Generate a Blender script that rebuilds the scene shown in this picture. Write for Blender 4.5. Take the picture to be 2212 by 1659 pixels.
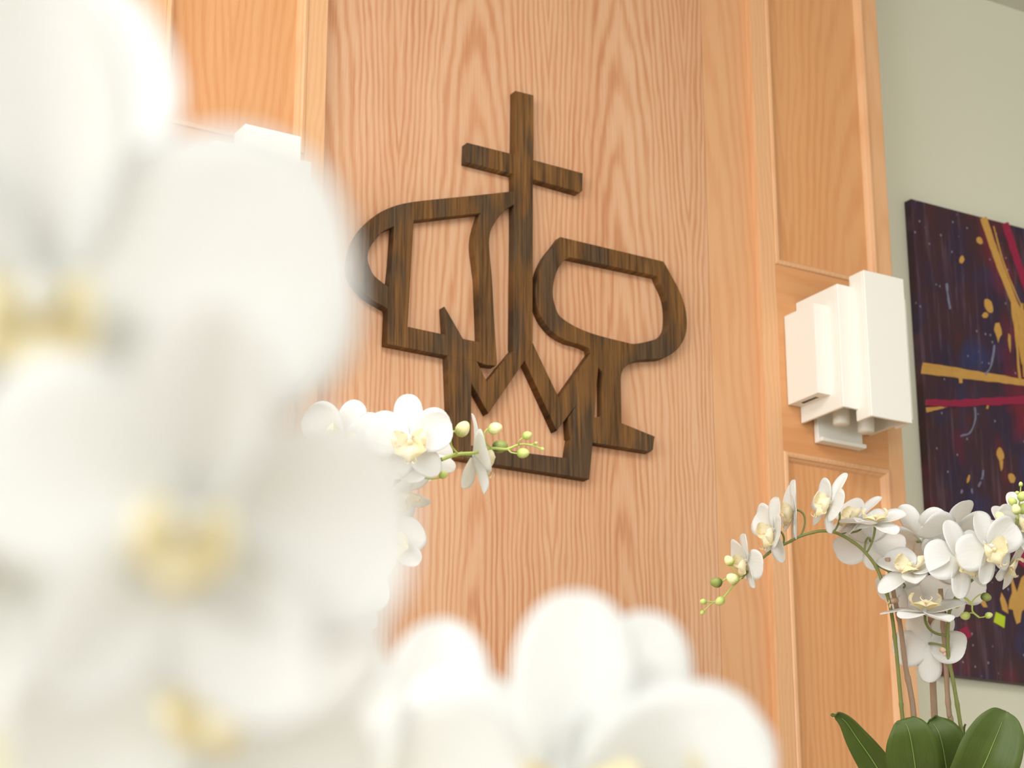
import bpy, bmesh, math, random
from mathutils import Vector, Matrix, noise

random.seed(7)
for o in list(bpy.data.objects): bpy.data.objects.remove(o)
S = bpy.context.scene
C = S.collection

# ------------------------------------------------------------------ camera, world, lights, exposure
F = 4540.0                       # focal length in pixels of the 2212 px wide frame
CAM = Vector((0, 0, 0.8))
AX = Vector((7974, 1460, F)).normalized()            # world X seen by the camera (right, down, forward)
v = Vector((-20, -14000, F)).normalized()
AZ = (v - v.dot(AX) * AX).normalized()
AY = AZ.cross(AX)
RIGHT = Vector((AX.x, AY.x, AZ.x)); DOWN = Vector((AX.y, AY.y, AZ.y)); FWD = Vector((AX.z, AY.z, AZ.z))

cam_data = bpy.data.cameras.new('camera')
cam = bpy.data.objects.new('camera', cam_data); C.objects.link(cam)
cam.matrix_world = Matrix(((RIGHT.x, -DOWN.x, -FWD.x, CAM.x), (RIGHT.y, -DOWN.y, -FWD.y, CAM.y), (RIGHT.z, -DOWN.z, -FWD.z, CAM.z), (0, 0, 0, 1)))
cam_data.sensor_width = 36; cam_data.lens = F / 2212 * 36
cam_data.clip_start = 0.02
cam_data.dof.use_dof = True
cam_data.dof.focus_distance = 2.75
cam_data.dof.aperture_fstop = 8.2
S.camera = cam

world = bpy.data.worlds.new('world'); S.world = world; world.use_nodes = True
bg = world.node_tree.nodes['Background']
bg.inputs[0].default_value = (0.92, 0.96, 1.0, 1); bg.inputs[1].default_value = 1.05

def area_light(name, loc, target, sx, sy, power, color):
    l = bpy.data.lights.new(name, 'AREA'); l.shape = 'RECTANGLE'; l.size = sx; l.size_y = sy
    l.energy = power; l.color = color
    o = bpy.data.objects.new(name, l); C.objects.link(o); o.location = loc
    d = Vector(target) - Vector(loc)
    o.rotation_euler = d.to_track_quat('-Z', 'Y').to_euler()
    return o
area_light('window_light', (-2.35, 0.6, 1.95), (1.6, 2.2, 1.7), 2.6, 1.7, 54, (0.94, 0.975, 1.0))
area_light('hall_light', (0.6, -3.2, 2.7), (1.4, 2.5, 1.4), 3.0, 1.6, 12, (0.98, 0.985, 1.0))
area_light('overhead_fill', (1.1, 1.0, 2.86), (1.5, 1.5, 0.0), 1.8, 0.9, 30, (0.98, 0.985, 1.0))  # added unseen fill from above, brightens the far wall more than the near petals

S.view_settings.view_transform = 'Standard'; S.view_settings.look = 'None'
S.view_settings.gamma = 1; S.view_settings.use_curve_mapping = False
S.view_settings.exposure = 0.68

# ------------------------------------------------------------------ helpers
def ray(px, py):
    return (RIGHT * (px - 1106) + DOWN * (py - 829.5)) / F + FWD
def on_plane(px, py, y):
    r = ray(px, py); return CAM + r * (y / r.y)
def at(px, py, d):
    return CAM + ray(px, py) * d
def camvec(r, u, t):                      # right, up, toward the camera
    return (RIGHT * r - DOWN * u - FWD * t).normalized()

def tag(o, label=None, cat=None, group=None, kind=None):
    if label: o['label'] = label
    if cat: o['category'] = cat
    if group: o['group'] = group
    if kind: o['kind'] = kind
    return o
def empty(name, loc=(0, 0, 0)):
    o = bpy.data.objects.new(name, None); C.objects.link(o); o.location = loc; o.empty_display_size = .05
    return o
def link_mesh(name, me, parent=None, mat=None):
    if mat and not me.materials: me.materials.append(mat)
    o = bpy.data.objects.new(name, me); C.objects.link(o)
    if parent is not None:
        o.parent = parent
        if parent.type == 'EMPTY': o.location = -parent.location
    return o
def pymesh(name, verts, faces, mat=None, parent=None, smooth=False):
    me = bpy.data.meshes.new(name); me.from_pydata([tuple(p) for p in verts], [], faces); me.update()
    if smooth:
        for p in me.polygons: p.use_smooth = True
    return link_mesh(name, me, parent, mat)
def bm_obj(name, bm, mat, parent=None, smooth=False):
    me = bpy.data.meshes.new(name); bmesh.ops.recalc_face_normals(bm, faces=bm.faces[:]); bm.to_mesh(me); bm.free()
    if smooth:
        for p in me.polygons: p.use_smooth = True
    return link_mesh(name, me, parent, mat)
def add_box(bm, x0, x1, y0, y1, z0, z1, bev=0):
    vs = [bm.verts.new((x, y, z)) for x in (x0, x1) for y in (y0, y1) for z in (z0, z1)]
    fs = [bm.faces.new([vs[i] for i in q]) for q in ((0, 1, 3, 2), (4, 6, 7, 5), (0, 4, 5, 1), (2, 3, 7, 6), (0, 2, 6, 4), (1, 5, 7, 3))]
    if bev:
        es = set(e for f_ in fs for e in f_.edges)
        bmesh.ops.bevel(bm, geom=list(es), offset=bev, segments=2, profile=.7, affect='EDGES')
def box(name, b, mat, parent=None, bev=0):
    bm = bmesh.new(); add_box(bm, *b, bev=bev); return bm_obj(name, bm, mat, parent)

def catmull(pts, n=6):
    pts = [Vector(p) for p in pts]
    P = [pts[0] * 2 - pts[1]] + pts + [pts[-1] * 2 - pts[-2]]
    out = []
    for i in range(1, len(P) - 2):
        for k in range(n):
            t = k / n; a, b, c, d = P[i - 1], P[i], P[i + 1], P[i + 2]
            out.append(.5 * ((2 * b) + (c - a) * t + (2 * a - 5 * b + 4 * c - d) * t * t + (3 * b - a - 3 * c + d) * t ** 3))
    out.append(pts[-1])
    return out
def tube_data(pts, rad, seg=8):
    """rad: function of 0..1"""
    vs, fs = [], []
    n = len(pts); up = Vector((0.3, 0.2, 1)).normalized()
    for i, p in enumerate(pts):
        t = (pts[min(i + 1, n - 1)] - pts[max(i - 1, 0)]).normalized()
        a = t.cross(up)
        if a.length < 1e-3: a = t.cross(Vector((1, 0, 0)))
        a.normalize(); up = a.cross(t).normalized(); b = up
        r = rad(i / (n - 1))
        for k in range(seg):
            th = 2 * math.pi * k / seg
            vs.append(p + a * math.cos(th) * r + b * math.sin(th) * r)
    for i in range(n - 1):
        for k in range(seg):
            fs.append((i * seg + k, i * seg + (k + 1) % seg, (i + 1) * seg + (k + 1) % seg, (i + 1) * seg + k))
    fs.append(tuple(range(seg - 1, -1, -1))); fs.append(tuple((n - 1) * seg + k for k in range(seg)))
    return vs, fs
def tube(name, pts, rad, mat, parent=None, seg=8):
    if not callable(rad): r0 = rad; rad = lambda t: r0
    vs, fs = tube_data(pts, rad, seg)
    return pymesh(name, vs, fs, mat, parent, True)
def lathe(name, prof, mat, parent, loc, seg=32):
    vs, fs = [], []
    for r, z in prof:
        for k in range(seg):
            th = 2 * math.pi * k / seg; vs.append(Vector((r * math.cos(th), r * math.sin(th), z)) + Vector(loc))
    for i in range(len(prof) - 1):
        for k in range(seg):
            fs.append((i * seg + k, i * seg + (k + 1) % seg, (i + 1) * seg + (k + 1) % seg, (i + 1) * seg + k))
    fs.append(tuple(range(seg - 1, -1, -1))); fs.append(tuple((len(prof) - 1) * seg + k for k in range(seg)))
    return pymesh(name, vs, fs, mat, parent, True)

# ------------------------------------------------------------------ materials
def srgb(r, g, b):
    def f(c):
        c /= 255; return c / 12.92 if c <= .04045 else ((c + .055) / 1.055) ** 2.4
    return (f(r), f(g), f(b), 1)
class NT:
    def __init__(s, name):
        s.m = bpy.data.materials.new(name); s.m.use_nodes = True; s.t = s.m.node_tree; s.n = s.t.nodes; s.b = s.n['Principled BSDF']
        s.out = s.n['Material Output']
    def node(s, typ, **kw):
        nd = s.n.new(typ)
        for k, val in kw.items(): setattr(nd, k, val)
        return nd
    def put(s, a, sock):
        if a is None: return
        if isinstance(a, bpy.types.NodeSocket): s.t.links.new(a, sock)
        else: sock.default_value = a
    def math(s, op, a, b=None, c=None, clamp=False):
        nd = s.node('ShaderNodeMath', operation=op, use_clamp=clamp)
        s.put(a, nd.inputs[0]); s.put(b, nd.inputs[1]); s.put(c, nd.inputs[2]); return nd.outputs[0]
    def noise(s, vec, scale, detail=2, rough=.5, dist=0):
        nd = s.node('ShaderNodeTexNoise'); s.put(vec, nd.inputs['Vector']); nd.inputs['Scale'].default_value = scale
        nd.inputs['Detail'].default_value = detail; nd.inputs['Roughness'].default_value = rough; nd.inputs['Distortion'].default_value = dist
        return nd.outputs[0]
    def xyz(s, vec):
        nd = s.node('ShaderNodeSeparateXYZ'); s.put(vec, nd.inputs[0]); return nd.outputs
    def comb(s, x, y, z):
        nd = s.node('ShaderNodeCombineXYZ'); s.put(x, nd.inputs[0]); s.put(y, nd.inputs[1]); s.put(z, nd.inputs[2]); return nd.outputs[0]
    def coord(s, which='Object'):
        return s.node('ShaderNodeTexCoord').outputs[which]
    def mapping(s, vec, scale=(1, 1, 1), loc=(0, 0, 0)):
        nd = s.node('ShaderNodeMapping'); s.put(vec, nd.inputs[0]); nd.inputs['Scale'].default_value = scale; nd.inputs['Location'].default_value = loc
        return nd.outputs[0]
    def ramp(s, fac, stops):
        nd = s.node('ShaderNodeValToRGB'); s.put(fac, nd.inputs[0]); e = nd.color_ramp.elements
        while len(e) < len(stops): e.new(.5)
        for i, (p, c) in enumerate(stops): e[i].position = p; e[i].color = c
        return nd.outputs[0]
    def mix(s, fac, a, b, blend='MIX'):
        nd = s.node('ShaderNodeMix', data_type='RGBA', blend_type=blend)
        s.put(fac, nd.inputs[0]); s.put(a, nd.inputs[6]); s.put(b, nd.inputs[7]); return nd.outputs[2]
    def bump(s, h, strength=.2, dist=.001):
        nd = s.node('ShaderNodeBump'); s.put(h, nd.inputs['Height']); nd.inputs['Strength'].default_value = strength; nd.inputs['Distance'].default_value = dist
        s.t.links.new(nd.outputs[0], s.b.inputs['Normal'])
    def base(s, col, rough=.5, spec=None):
        s.put(col, s.b.inputs['Base Color']); s.put(rough, s.b.inputs['Roughness'])
        if spec is not None: s.b.inputs['Specular IOR Level'].default_value = spec
        return s

def wood(name, light, mid, dark, x0=0.0, leaf=0.31, z0=1.2, k=.055, ring=.0075, horizontal=False, contrast=1.0, broad_w=.55, rough=.38):
    m = NT(name); co = m.coord('Object')
    x, y, z = m.xyz(co)[:3]
    if horizontal: x, z = z, x
    x = m.math('ADD', x, m.math('MULTIPLY', y, .5))
    u = m.math('SUBTRACT', m.math('PINGPONG', m.math('SUBTRACT', x, x0), leaf), leaf * .5)
    wob = m.noise(m.comb(m.math('MULTIPLY', u, 3.0), 0.0, m.math('MULTIPLY', z, 1.1)), 2.0, 3, .55)
    wob2 = m.noise(m.comb(m.math('MULTIPLY', u, 14.0), 3.0, m.math('MULTIPLY', z, 3.0)), 2.0, 2, .5)
    d = m.math('MULTIPLY', m.math('SUBTRACT', z, z0), k)
    uu = m.math('ADD', u, m.math('MULTIPLY', m.math('SUBTRACT', wob, .5), .05))
    r = m.math('SQRT', m.math('ADD', m.math('MULTIPLY', uu, uu), m.math('MULTIPLY', d, d)))
    r = m.math('ADD', r, m.math('MULTIPLY', m.math('SUBTRACT', wob2, .5), .006))
    ph = m.noise(m.comb(m.math('MULTIPLY', u, 30.0), 6.0, m.math('MULTIPLY', z, 2.2)), 1.3, 3, .6)
    s_ = m.math('SINE', m.math('ADD', m.math('MULTIPLY', r, 2 * math.pi / ring), m.math('MULTIPLY', ph, 9.0)))
    s_ = m.math('MULTIPLY_ADD', s_, .5, .5)
    s_ = m.math('POWER', s_, 1.5)
    amp = m.noise(m.comb(m.math('MULTIPLY', x, 9.0), 2.0, m.math('MULTIPLY', z, 1.2)), 2.5, 3, .6)
    s_ = m.math('MULTIPLY', s_, m.math('MULTIPLY_ADD', amp, 1.5, .1, True))
    fine = m.noise(m.comb(m.math('MULTIPLY', x, 1.0), 0.0, m.math('MULTIPLY', z, .02)), 420, 2, .6)
    broad = m.noise(m.comb(m.math('MULTIPLY', x, 5.0), 7.0, m.math('MULTIPLY', z, .35)), 1.6, 3, .6)
    pore = m.noise(m.comb(m.math('MULTIPLY', x, 1.0), 0.0, m.math('MULTIPLY', z, .045)), 900, 1, .5)
    fac = m.math('ADD', m.math('MULTIPLY', s_, .38 * contrast), m.math('ADD', m.math('MULTIPLY', fine, .5 * contrast), m.math('MULTIPLY_ADD', broad, broad_w, (.55 - broad_w) * .45)))
    col = m.ramp(fac, [(.38, light), (.72, mid), (1.0, dark)])
    pf = m.math('MULTIPLY', m.math('GREATER_THAN', pore, .66), .22 * contrast)
    col = m.mix(pf, col, dark)
    m.base(col, rough, .35)
    m.bump(m.math('SUBTRACT', m.math('MULTIPLY', s_, -.5), pore), .12, .0006)
    return m.m

W_PANEL = wood('oak_veneer', srgb(218, 174, 138), srgb(207, 153, 113), srgb(188, 126, 86), x0=1.385, leaf=.285, z0=1.25, k=.06, ring=.0095)
W_STRIP = wood('oak_side_veneer', srgb(218, 166, 120), srgb(208, 148, 102), srgb(192, 124, 78), x0=2.0, leaf=.4, z0=-4, k=.03, ring=.0085, contrast=.55, broad_w=.3)
W_FRAME = wood('oak_frame', srgb(224, 174, 128), srgb(214, 156, 108), srgb(194, 126, 80), x0=.05, leaf=.5, z0=-3, k=.03, ring=.007, contrast=.5, broad_w=.12)
W_DOOR = wood('oak_door_panel', srgb(218, 160, 108), srgb(206, 140, 88), srgb(184, 112, 62), x0=2.15, leaf=.36, z0=.9, k=.08, ring=.012, contrast=.55)
W_RAIL = wood('oak_rail', srgb(216, 156, 104), srgb(206, 138, 84), srgb(186, 112, 60), x0=.2, leaf=.7, z0=-2, k=.03, ring=.02, horizontal=True, contrast=.4)

def emblem_mat():
    m = NT('dark_stained_oak'); co = m.coord('Object'); x, y, z = m.xyz(co)[:3]
    streak = m.noise(m.comb(x, 0.0, m.math('MULTIPLY', z, .035)), 230, 3, .6)
    band = m.noise(m.comb(x, 5.0, m.math('MULTIPLY', z, .07)), 60, 2, .5)
    n1 = m.noise(m.comb(m.math('MULTIPLY', x, 1.6), 2.0, m.math('MULTIPLY', z, .8)), 7, 2, .5)
    jag = m.noise(m.comb(x, 9.0, m.math('MULTIPLY', z, .02)), 150, 2, .6)
    patch = m.math('ADD', m.math('MULTIPLY', n1, .75), m.math('MULTIPLY', jag, .3))
    patch = m.math('SMOOTH_MIN', m.math('MULTIPLY', m.math('SUBTRACT', patch, .50), 14, clamp=True), 1.0, .05)
    col = m.ramp(m.math('ADD', m.math('MULTIPLY', streak, .6), m.math('MULTIPLY', band, .4)), [(.36, srgb(130, 90, 48)), (.5, srgb(106, 72, 36)), (.64, srgb(58, 40, 22))])
    col2 = m.ramp(streak, [(.4, srgb(84, 66, 48)), (.62, srgb(56, 44, 32))])
    col = m.mix(m.math('MULTIPLY', patch, .8), col, col2)
    m.base(col, .55, .22); m.bump(streak, .25, .0006)
    return m.m
M_EMB = emblem_mat()

def plaster(name, col, var=.03, scale=220):
    m = NT(name); n1 = m.noise(m.coord('Object'), scale, 2)
    n2 = m.noise(m.coord('Object'), 1.5, 2)
    c = m.mix(m.math('MULTIPLY', n2, .25), col, tuple(max(0, a * (1 - var * 2)) for a in col[:3]) + (1,))
    m.base(c, .85, .2); m.bump(n1, .1, .0005); return m.m
M_WALL = plaster('sage_wall_paint', srgb(216, 214, 192))
M_CEIL = plaster('ceiling_paint', srgb(214, 211, 200))
M_WHITE_WALL = plaster('side_wall_paint', srgb(222, 221, 206))
M_FLOOR = plaster('floor_carpet', srgb(196, 184, 166), .1, 90)

def simple(name, col, rough=.5, spec=.4, nscale=60, var=.12, bump=.1):
    m = NT(name); n1 = m.noise(m.coord('Object'), nscale, 3)
    c2 = tuple(a * (1 - var) for a in col[:3]) + (1,)
    m.base(m.mix(n1, col, c2), rough, spec); m.bump(n1, bump, .0005); return m.m
M_SCONCE = simple('white_ceramic', srgb(241, 237, 226), .45, .4, 25, .02, .03)
M_STAND = simple('stand_paint', srgb(235, 230, 220), .5, .4, 30, .03)
M_POT = simple('pot_ceramic', srgb(240, 238, 232), .25, .5, 20, .03, .02)
M_SOIL = simple('moss', srgb(110, 112, 60), .95, .1, 200, .5, .8)
M_CLIP = simple('peach_clip', srgb(238, 200, 170), .5, .4, 80, .05)

def petal_mat(name, col, tcol, trans=.48):
    m = NT(name); uv = m.coord('UV'); ux, uy, _ = m.xyz(uv)[:3]
    a = m.math('DIVIDE', m.math('SUBTRACT', ux, .5), m.math('ADD', uy, .15))
    vein = m.math('SINE', m.math('ADD', m.math('MULTIPLY', a, 46.0), m.math('MULTIPLY', m.noise(uv, 6, 2), 5.0)))
    c = m.mix(m.math('MULTIPLY', m.math('SUBTRACT', 1.0, uy, clamp=True), .12), col, srgb(236, 240, 214))
    c = m.mix(m.math('MULTIPLY', m.math('MULTIPLY_ADD', vein, .5, .5), .05), c, srgb(214, 212, 208))
    m.base(c, .55, .25)
    m.bump(vein, .12, .0004)
    tr = m.node('ShaderNodeBsdfTranslucent'); tr.inputs[0].default_value = tcol
    mx = m.node('ShaderNodeMixShader'); mx.inputs[0].default_value = trans
    m.t.links.new(m.b.outputs[0], mx.inputs[1]); m.t.links.new(tr.outputs[0], mx.inputs[2]); m.t.links.new(mx.outputs[0], m.out.inputs[0])
    return m.m
M_PETAL = petal_mat('white_petal', srgb(249, 249, 248), srgb(249, 248, 246))
def lip_mat():
    m = NT('cream_lip'); co = m.coord('Object')
    n1 = m.noise(co, 5, 2); n2 = m.noise(m.mapping(co, (1, 2.5, 1)), 7.5, 1)
    c = m.ramp(n1, [(.35, srgb(251, 243, 212)), (.65, srgb(248, 233, 184))])
    spot = m.math('MULTIPLY', m.math('SUBTRACT', n2, .62), 9, clamp=True)
    c = m.mix(m.math('MULTIPLY', spot, .55), c, srgb(214, 120, 110))
    m.base(c, .5, .3)
    tr = m.node('ShaderNodeBsdfTranslucent'); tr.inputs[0].default_value = srgb(250, 236, 190)
    mx = m.node('ShaderNodeMixShader'); mx.inputs[0].default_value = .25
    m.t.links.new(m.b.outputs[0], mx.inputs[1]); m.t.links.new(tr.outputs[0], mx.inputs[2]); m.t.links.new(mx.outputs[0], m.out.inputs[0])
    return m.m
M_LIP = lip_mat()
def stem_mat(name, a, b, c):
    m = NT(name); co = m.coord('Object'); n1 = m.noise(m.mapping(co, (1, 1, .35)), 90, 3); n2 = m.noise(co, 14, 2)
    m.base(m.mix(n2, m.mix(n1, a, b), c), .5, .35); m.bump(n1, .25, .0006); return m.m
M_STEM = stem_mat('olive_stem', srgb(146, 148, 84), srgb(110, 116, 60), srgb(128, 132, 76))
M_STEM_LIGHT = stem_mat('fresh_stem', srgb(196, 206, 120), srgb(168, 186, 90), srgb(190, 202, 110))
M_STAKE = stem_mat('bamboo_stake', srgb(194, 170, 148), srgb(148, 120, 92), srgb(174, 144, 118))
def bud_mat(name, a, b):
    m = NT(name); co = m.coord('Generated'); z = m.xyz(co)[2]; n1 = m.noise(m.mapping(co, (6, 6, 1)), 2, 2)
    m.base(m.ramp(m.math('ADD', z, m.math('MULTIPLY', m.math('SUBTRACT', n1, .5), .5)), [(.15, b), (.55, a)]), .45, .4); return m.m
M_BUD = bud_mat('cream_bud', srgb(244, 236, 178), srgb(172, 186, 96))
M_BUD_G = bud_mat('green_bud', srgb(206, 214, 130), srgb(160, 180, 84))
M_BUD_D = bud_mat('dark_bud', srgb(150, 160, 86), srgb(84, 98, 40))
def leaf_mat():
    m = NT('orchid_leaf'); uv = m.coord('UV'); ux, uy, _ = m.xyz(uv)[:3]
    n1 = m.noise(m.coord('Object'), 40, 3); n2 = m.noise(m.mapping(uv, (60, 2, 1)), 1, 2)
    c = m.mix(n1, srgb(76, 90, 32), srgb(58, 72, 24)); c = m.mix(m.math('MULTIPLY', n2, .3), c, srgb(104, 130, 56))
    m.base(c, .45, .35); m.bump(n2, .2, .0005); return m.m
M_LEAF = leaf_mat()
M_MIDRIB = simple('midrib_green', srgb(138, 168, 84), .4, .4)

# ------------------------------------------------------------------ the room
YP = 2.75     # centre panel face
YF = 2.735    # pilaster face
YW = 2.84     # plaster face
def struct(name, b, mat):
    o = box(name, b, mat); o['kind'] = 'structure'; return o
struct('floor', (-2.5, 5.2, -4, 3.0, -.1, 0), M_FLOOR)
struct('ceiling', (-2.5, 5.2, -4, 3.0, 2.90, 3.0), M_CEIL)
struct('wall_back', (-2.5, 5.2, YW, 3.0, 0, 2.90), M_WALL)
struct('wall_right', (5.0, 5.2, -4, YW, 0, 2.90), M_WHITE_WALL)
bm = bmesh.new()     # left wall with one wide window opening
add_box(bm, -2.5, -2.4, -4, YW, 0, .95); add_box(bm, -2.5, -2.4, -4, YW, 2.8, 2.90)
add_box(bm, -2.5, -2.4, -4, -1.0, .95, 2.8); add_box(bm, -2.5, -2.4, 2.1, YW, .95, 2.8)
o = bm_obj('wall_left', bm, M_WHITE_WALL); o['kind'] = 'structure'
bm = bmesh.new()
for y in (-1.0, 0.02, 1.05, 2.05): add_box(bm, -2.47, -2.42, y, y + .05, .95, 2.8)
add_box(bm, -2.47, -2.42, -1, 2.1, .95, 1.0); add_box(bm, -2.47, -2.42, -1, 2.1, 2.75, 2.8)
o = bm_obj('window_1', bm, M_STAND); o['kind'] = 'structure'

# wood panelling: central veneered field
x_l, x_r = 1.296, 2.146
trim = tag(empty('trim_1', (1.72, YP, 0)), kind='structure')
box('veneer_panel', (x_l - .02, 2.045, YP, YW, 0, 2.90), W_PANEL, trim, .0008)
box('veneer_panel', (2.0458, x_r + .02, YP, YW, 0, 2.90), W_STRIP, trim, .0008)

def moulding_frame(name, x0, x1, z0, z1, y_front, y_back, w, mat, parent):
    """picture-frame moulding: profile swept round a rectangle, outer edge x0..x1, z0..z1, stepping inward to w"""
    prof = [(0, y_front), (.10 * w, y_front - .0025), (.35 * w, y_front - .0032), (.55 * w, y_front - .0016), (.62 * w, y_front + .0015), (.80 * w, y_front + .0045), (w, y_back)]
    vs, fs = [], []
    for d, y in prof:
        for (x, z) in ((x0 + d, z0 + d), (x1 - d, z0 + d), (x1 - d, z1 - d), (x0 + d, z1 - d)): vs.append((x, y, z))
    for i in range(len(prof) - 1):
        for k in range(4): fs.append((i * 4 + k, i * 4 + (k + 1) % 4, (i + 1) * 4 + (k + 1) % 4, (i + 1) * 4 + k))
    o = pymesh(name, vs, fs, mat, parent)
    bm = bmesh.new(); bm.from_mesh(o.data); bmesh.ops.recalc_face_normals(bm, faces=bm.faces[:])
    if sum(f_.normal.y for f_ in bm.faces) > 0: bmesh.ops.reverse_faces(bm, faces=bm.faces[:])
    bm.to_mesh(o.data); bm.free()
    return o
def pilaster(n, x0, x1):
    t = tag(empty('trim_%d' % n, ((x0 + x1) / 2, YF, 0)), kind='structure')
    s = .034; b = .0012
    box('stile', (x0, x0 + s, YF, YW, 0, 2.90), W_FRAME, t, b); box('stile', (x1 - s, x1, YF, YW, 0, 2.90), W_FRAME, t, b)
    rails = [(0, .12), (.84, .96), (1.803, 2.146), (2.84, 2.90)]
    for z0, z1 in rails: box('rail', (x0 + s, x1 - s, YF + .0004, YW - .02, z0, z1), W_RAIL, t)
    for (a, b_), (c, d) in zip(rails[:-1], rails[1:]):
        moulding_frame('moulding', x0 + s, x1 - s, b_, c, YF, YF + .010, .017, W_FRAME, t)
        box('recessed_panel', (x0 + s + .014, x1 - s - .014, YF + .009, YW - .02, b_ + .014, c - .014), W_DOOR, t)
pilaster(2, x_l - .305, x_l)
pilaster(3, x_r, x_r + .305)

# ------------------------------------------------------------------ emblem
emb = tag(empty('emblem', (1.66, YP, 1.9)), 'dark brown carved wooden emblem with cross, chalice and crown shapes on oak panel', 'emblem')
T = .018
def carve(name, loops, dy=0.0, smooth_idx=()):
    """loops of pixels measured on the emblem's front face -> a board of real thickness, edges eased"""
    cu = bpy.data.curves.new(name, 'CURVE'); cu.dimensions = '2D'; cu.fill_mode = 'BOTH'
    yf = YP - T
    for li, lp in enumerate(loops):
        pts = [on_plane(px, py, yf) for px, py in lp]
        sp = cu.splines.new('POLY'); sp.points.add(len(pts) - 1); sp.use_cyclic_u = True
        for i, p in enumerate(pts): sp.points[i].co = (p.x, p.z, 0, 1)
    bev = .0007; cu.extrude = T / 2 - bev; cu.bevel_depth = bev; cu.bevel_resolution = 1; cu.offset = -bev
    tmp = bpy.data.objects.new('tmp', cu)
    C.objects.link(tmp); dg = bpy.context.evaluated_depsgraph_get(); dg.update()
    me = bpy.data.meshes.new_from_object(tmp.evaluated_get(dg)); me.name = name
    bpy.data.objects.remove(tmp)
    me.transform(Matrix(((1, 0, 0, 0), (0, 0, -1, YP - T / 2 + dy), (0, 1, 0, 0), (0, 0, 0, 1))))
    me.materials.clear(); me.materials.append(M_EMB)
    return link_mesh(name, me, emb)
def smooth(loop, n=3):
    P = [Vector((a, b, 0)) for a, b in loop]
    return [(p.x, p.y) for p in catmull(P, n)]
carve('cross', [[(1113.7, 196), (1152.6, 205.6), (1152.6, 345.5), (1259, 374), (1258, 412), (1253, 416), (1151.5, 387), (1150.6, 739.4), (1133.8, 779), (1120, 790), (1109, 750), (1111, 500), (1111, 375.5), (1008, 349.5), (1009.5, 308), (1112.4, 334)]])
arch = smooth([(1113, 412.4), (1052.7, 419), (998.4, 424.6), (944, 430), (895, 435.4), (860, 442.5), (830, 453.9), (808.5, 467.4), (787, 488), (770, 512), (760, 538), (755, 565), (757, 592), (767.7, 612.5), (795.5, 641.6), (837, 666)])
post = smooth([(1074, 784.4), (1068, 690), (1063, 600), (1059.5, 562.4), (1056.8, 524.4), (1060.8, 497.3), (1074.4, 472.8), (1090.7, 453.9), (1113, 440.6)])
h1 = smooth([(852, 488.6), (830, 498.6), (816.7, 510.8), (800.4, 532.5), (794.4, 554), (797.7, 573), (808.5, 595), (831.5, 614)]) + [(841, 621), (846.5, 570)]
h2 = [(894, 476.4), (1039, 459.3)] + smooth([(1032, 480), (1026, 505), (1024, 530), (1028, 565), (1032.6, 600)]) + [(1038, 739), (1000.7, 731.7), (952, 720.6), (881, 705.4), (887, 600)]
carve('loaf', [arch + [(838.4, 672), (835.7, 742.5), (967.4, 768.5), (1031, 781), (1050, 788), (1071.4, 790)] + post, h1, h2], .0002)
carve('crown', [[(960.5, 661.6), (1000.7, 731.7), (1034, 787), (1052, 824.8), (1113, 751), (1151, 740), (1207.5, 859), (1276.5, 761), (1293, 793), (1289.8, 830), (1284.4, 901.8), (1281, 955), (1273.5, 1035), (1069.5, 1003), (985, 989), (972, 880), (967.4, 769), (964, 722)],
                [(1018.7, 827.4), (1055.5, 893), (1133.8, 779), (1203, 930.5), (1245.3, 874.7), (1243, 900.8), (1231, 908.4), (1233.4, 945), (1226.5, 989.7), (1143.3, 978.9), (1018, 962)]], .0004)
bowl_l = smooth([(1211.4, 511.5), (1196.5, 532), (1179.6, 553.7), (1165, 585), (1159, 618.8), (1158.6, 643), (1162.7, 667), (1172.3, 688.7), (1184.4, 705.6), (1201.3, 722.5), (1227.8, 737), (1254.3, 744.2), (1273.6, 752.6)])
bowl_r = smooth([(1434, 564.5), (1449.6, 592.3), (1466.5, 623.6), (1478.6, 655), (1484, 686.3), (1483.4, 715.2), (1476, 737), (1461.7, 756.2), (1442.4, 769.5), (1425.5, 774.3), (1385, 777), (1363, 784), (1350.8, 792.4), (1343.5, 804.5), (1341.9, 819)])
bowl_r.reverse()
hole = smooth([(1231.4, 555.4), (1420.7, 595.9)], 1) + smooth([(1424.3, 606.7), (1435, 628.4), (1442.4, 652.6), (1444.8, 679), (1443.6, 703), (1438, 718), (1423, 729.7), (1396.6, 738), (1370, 742.3), (1348.4, 738), (1305, 727.3), (1273.6, 717.7), (1244.7, 705.6), (1220.6, 691), (1206, 676.7), (1196.5, 647.7), (1195.2, 623.6), (1199, 599.5), (1206, 580.2), (1216, 564.5)])
chal = bowl_l + [(1276.5, 765), (1280, 775), (1293, 792.9), (1301.8, 801.6), (1302.4, 898.6), (1283, 901.5), (1270, 930), (1276, 955), (1406, 975.6), (1411, 971), (1415, 942.5), (1349.5, 916), (1343.4, 913.8)] + bowl_r
carve('chalice', [chal, hole], .0006)
# short tenon behind the crown's right corner
carve('tenon', [[(1229, 902), (1247, 872), (1262, 880), (1262, 952), (1240, 948), (1231, 945)]], .0012)

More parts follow.
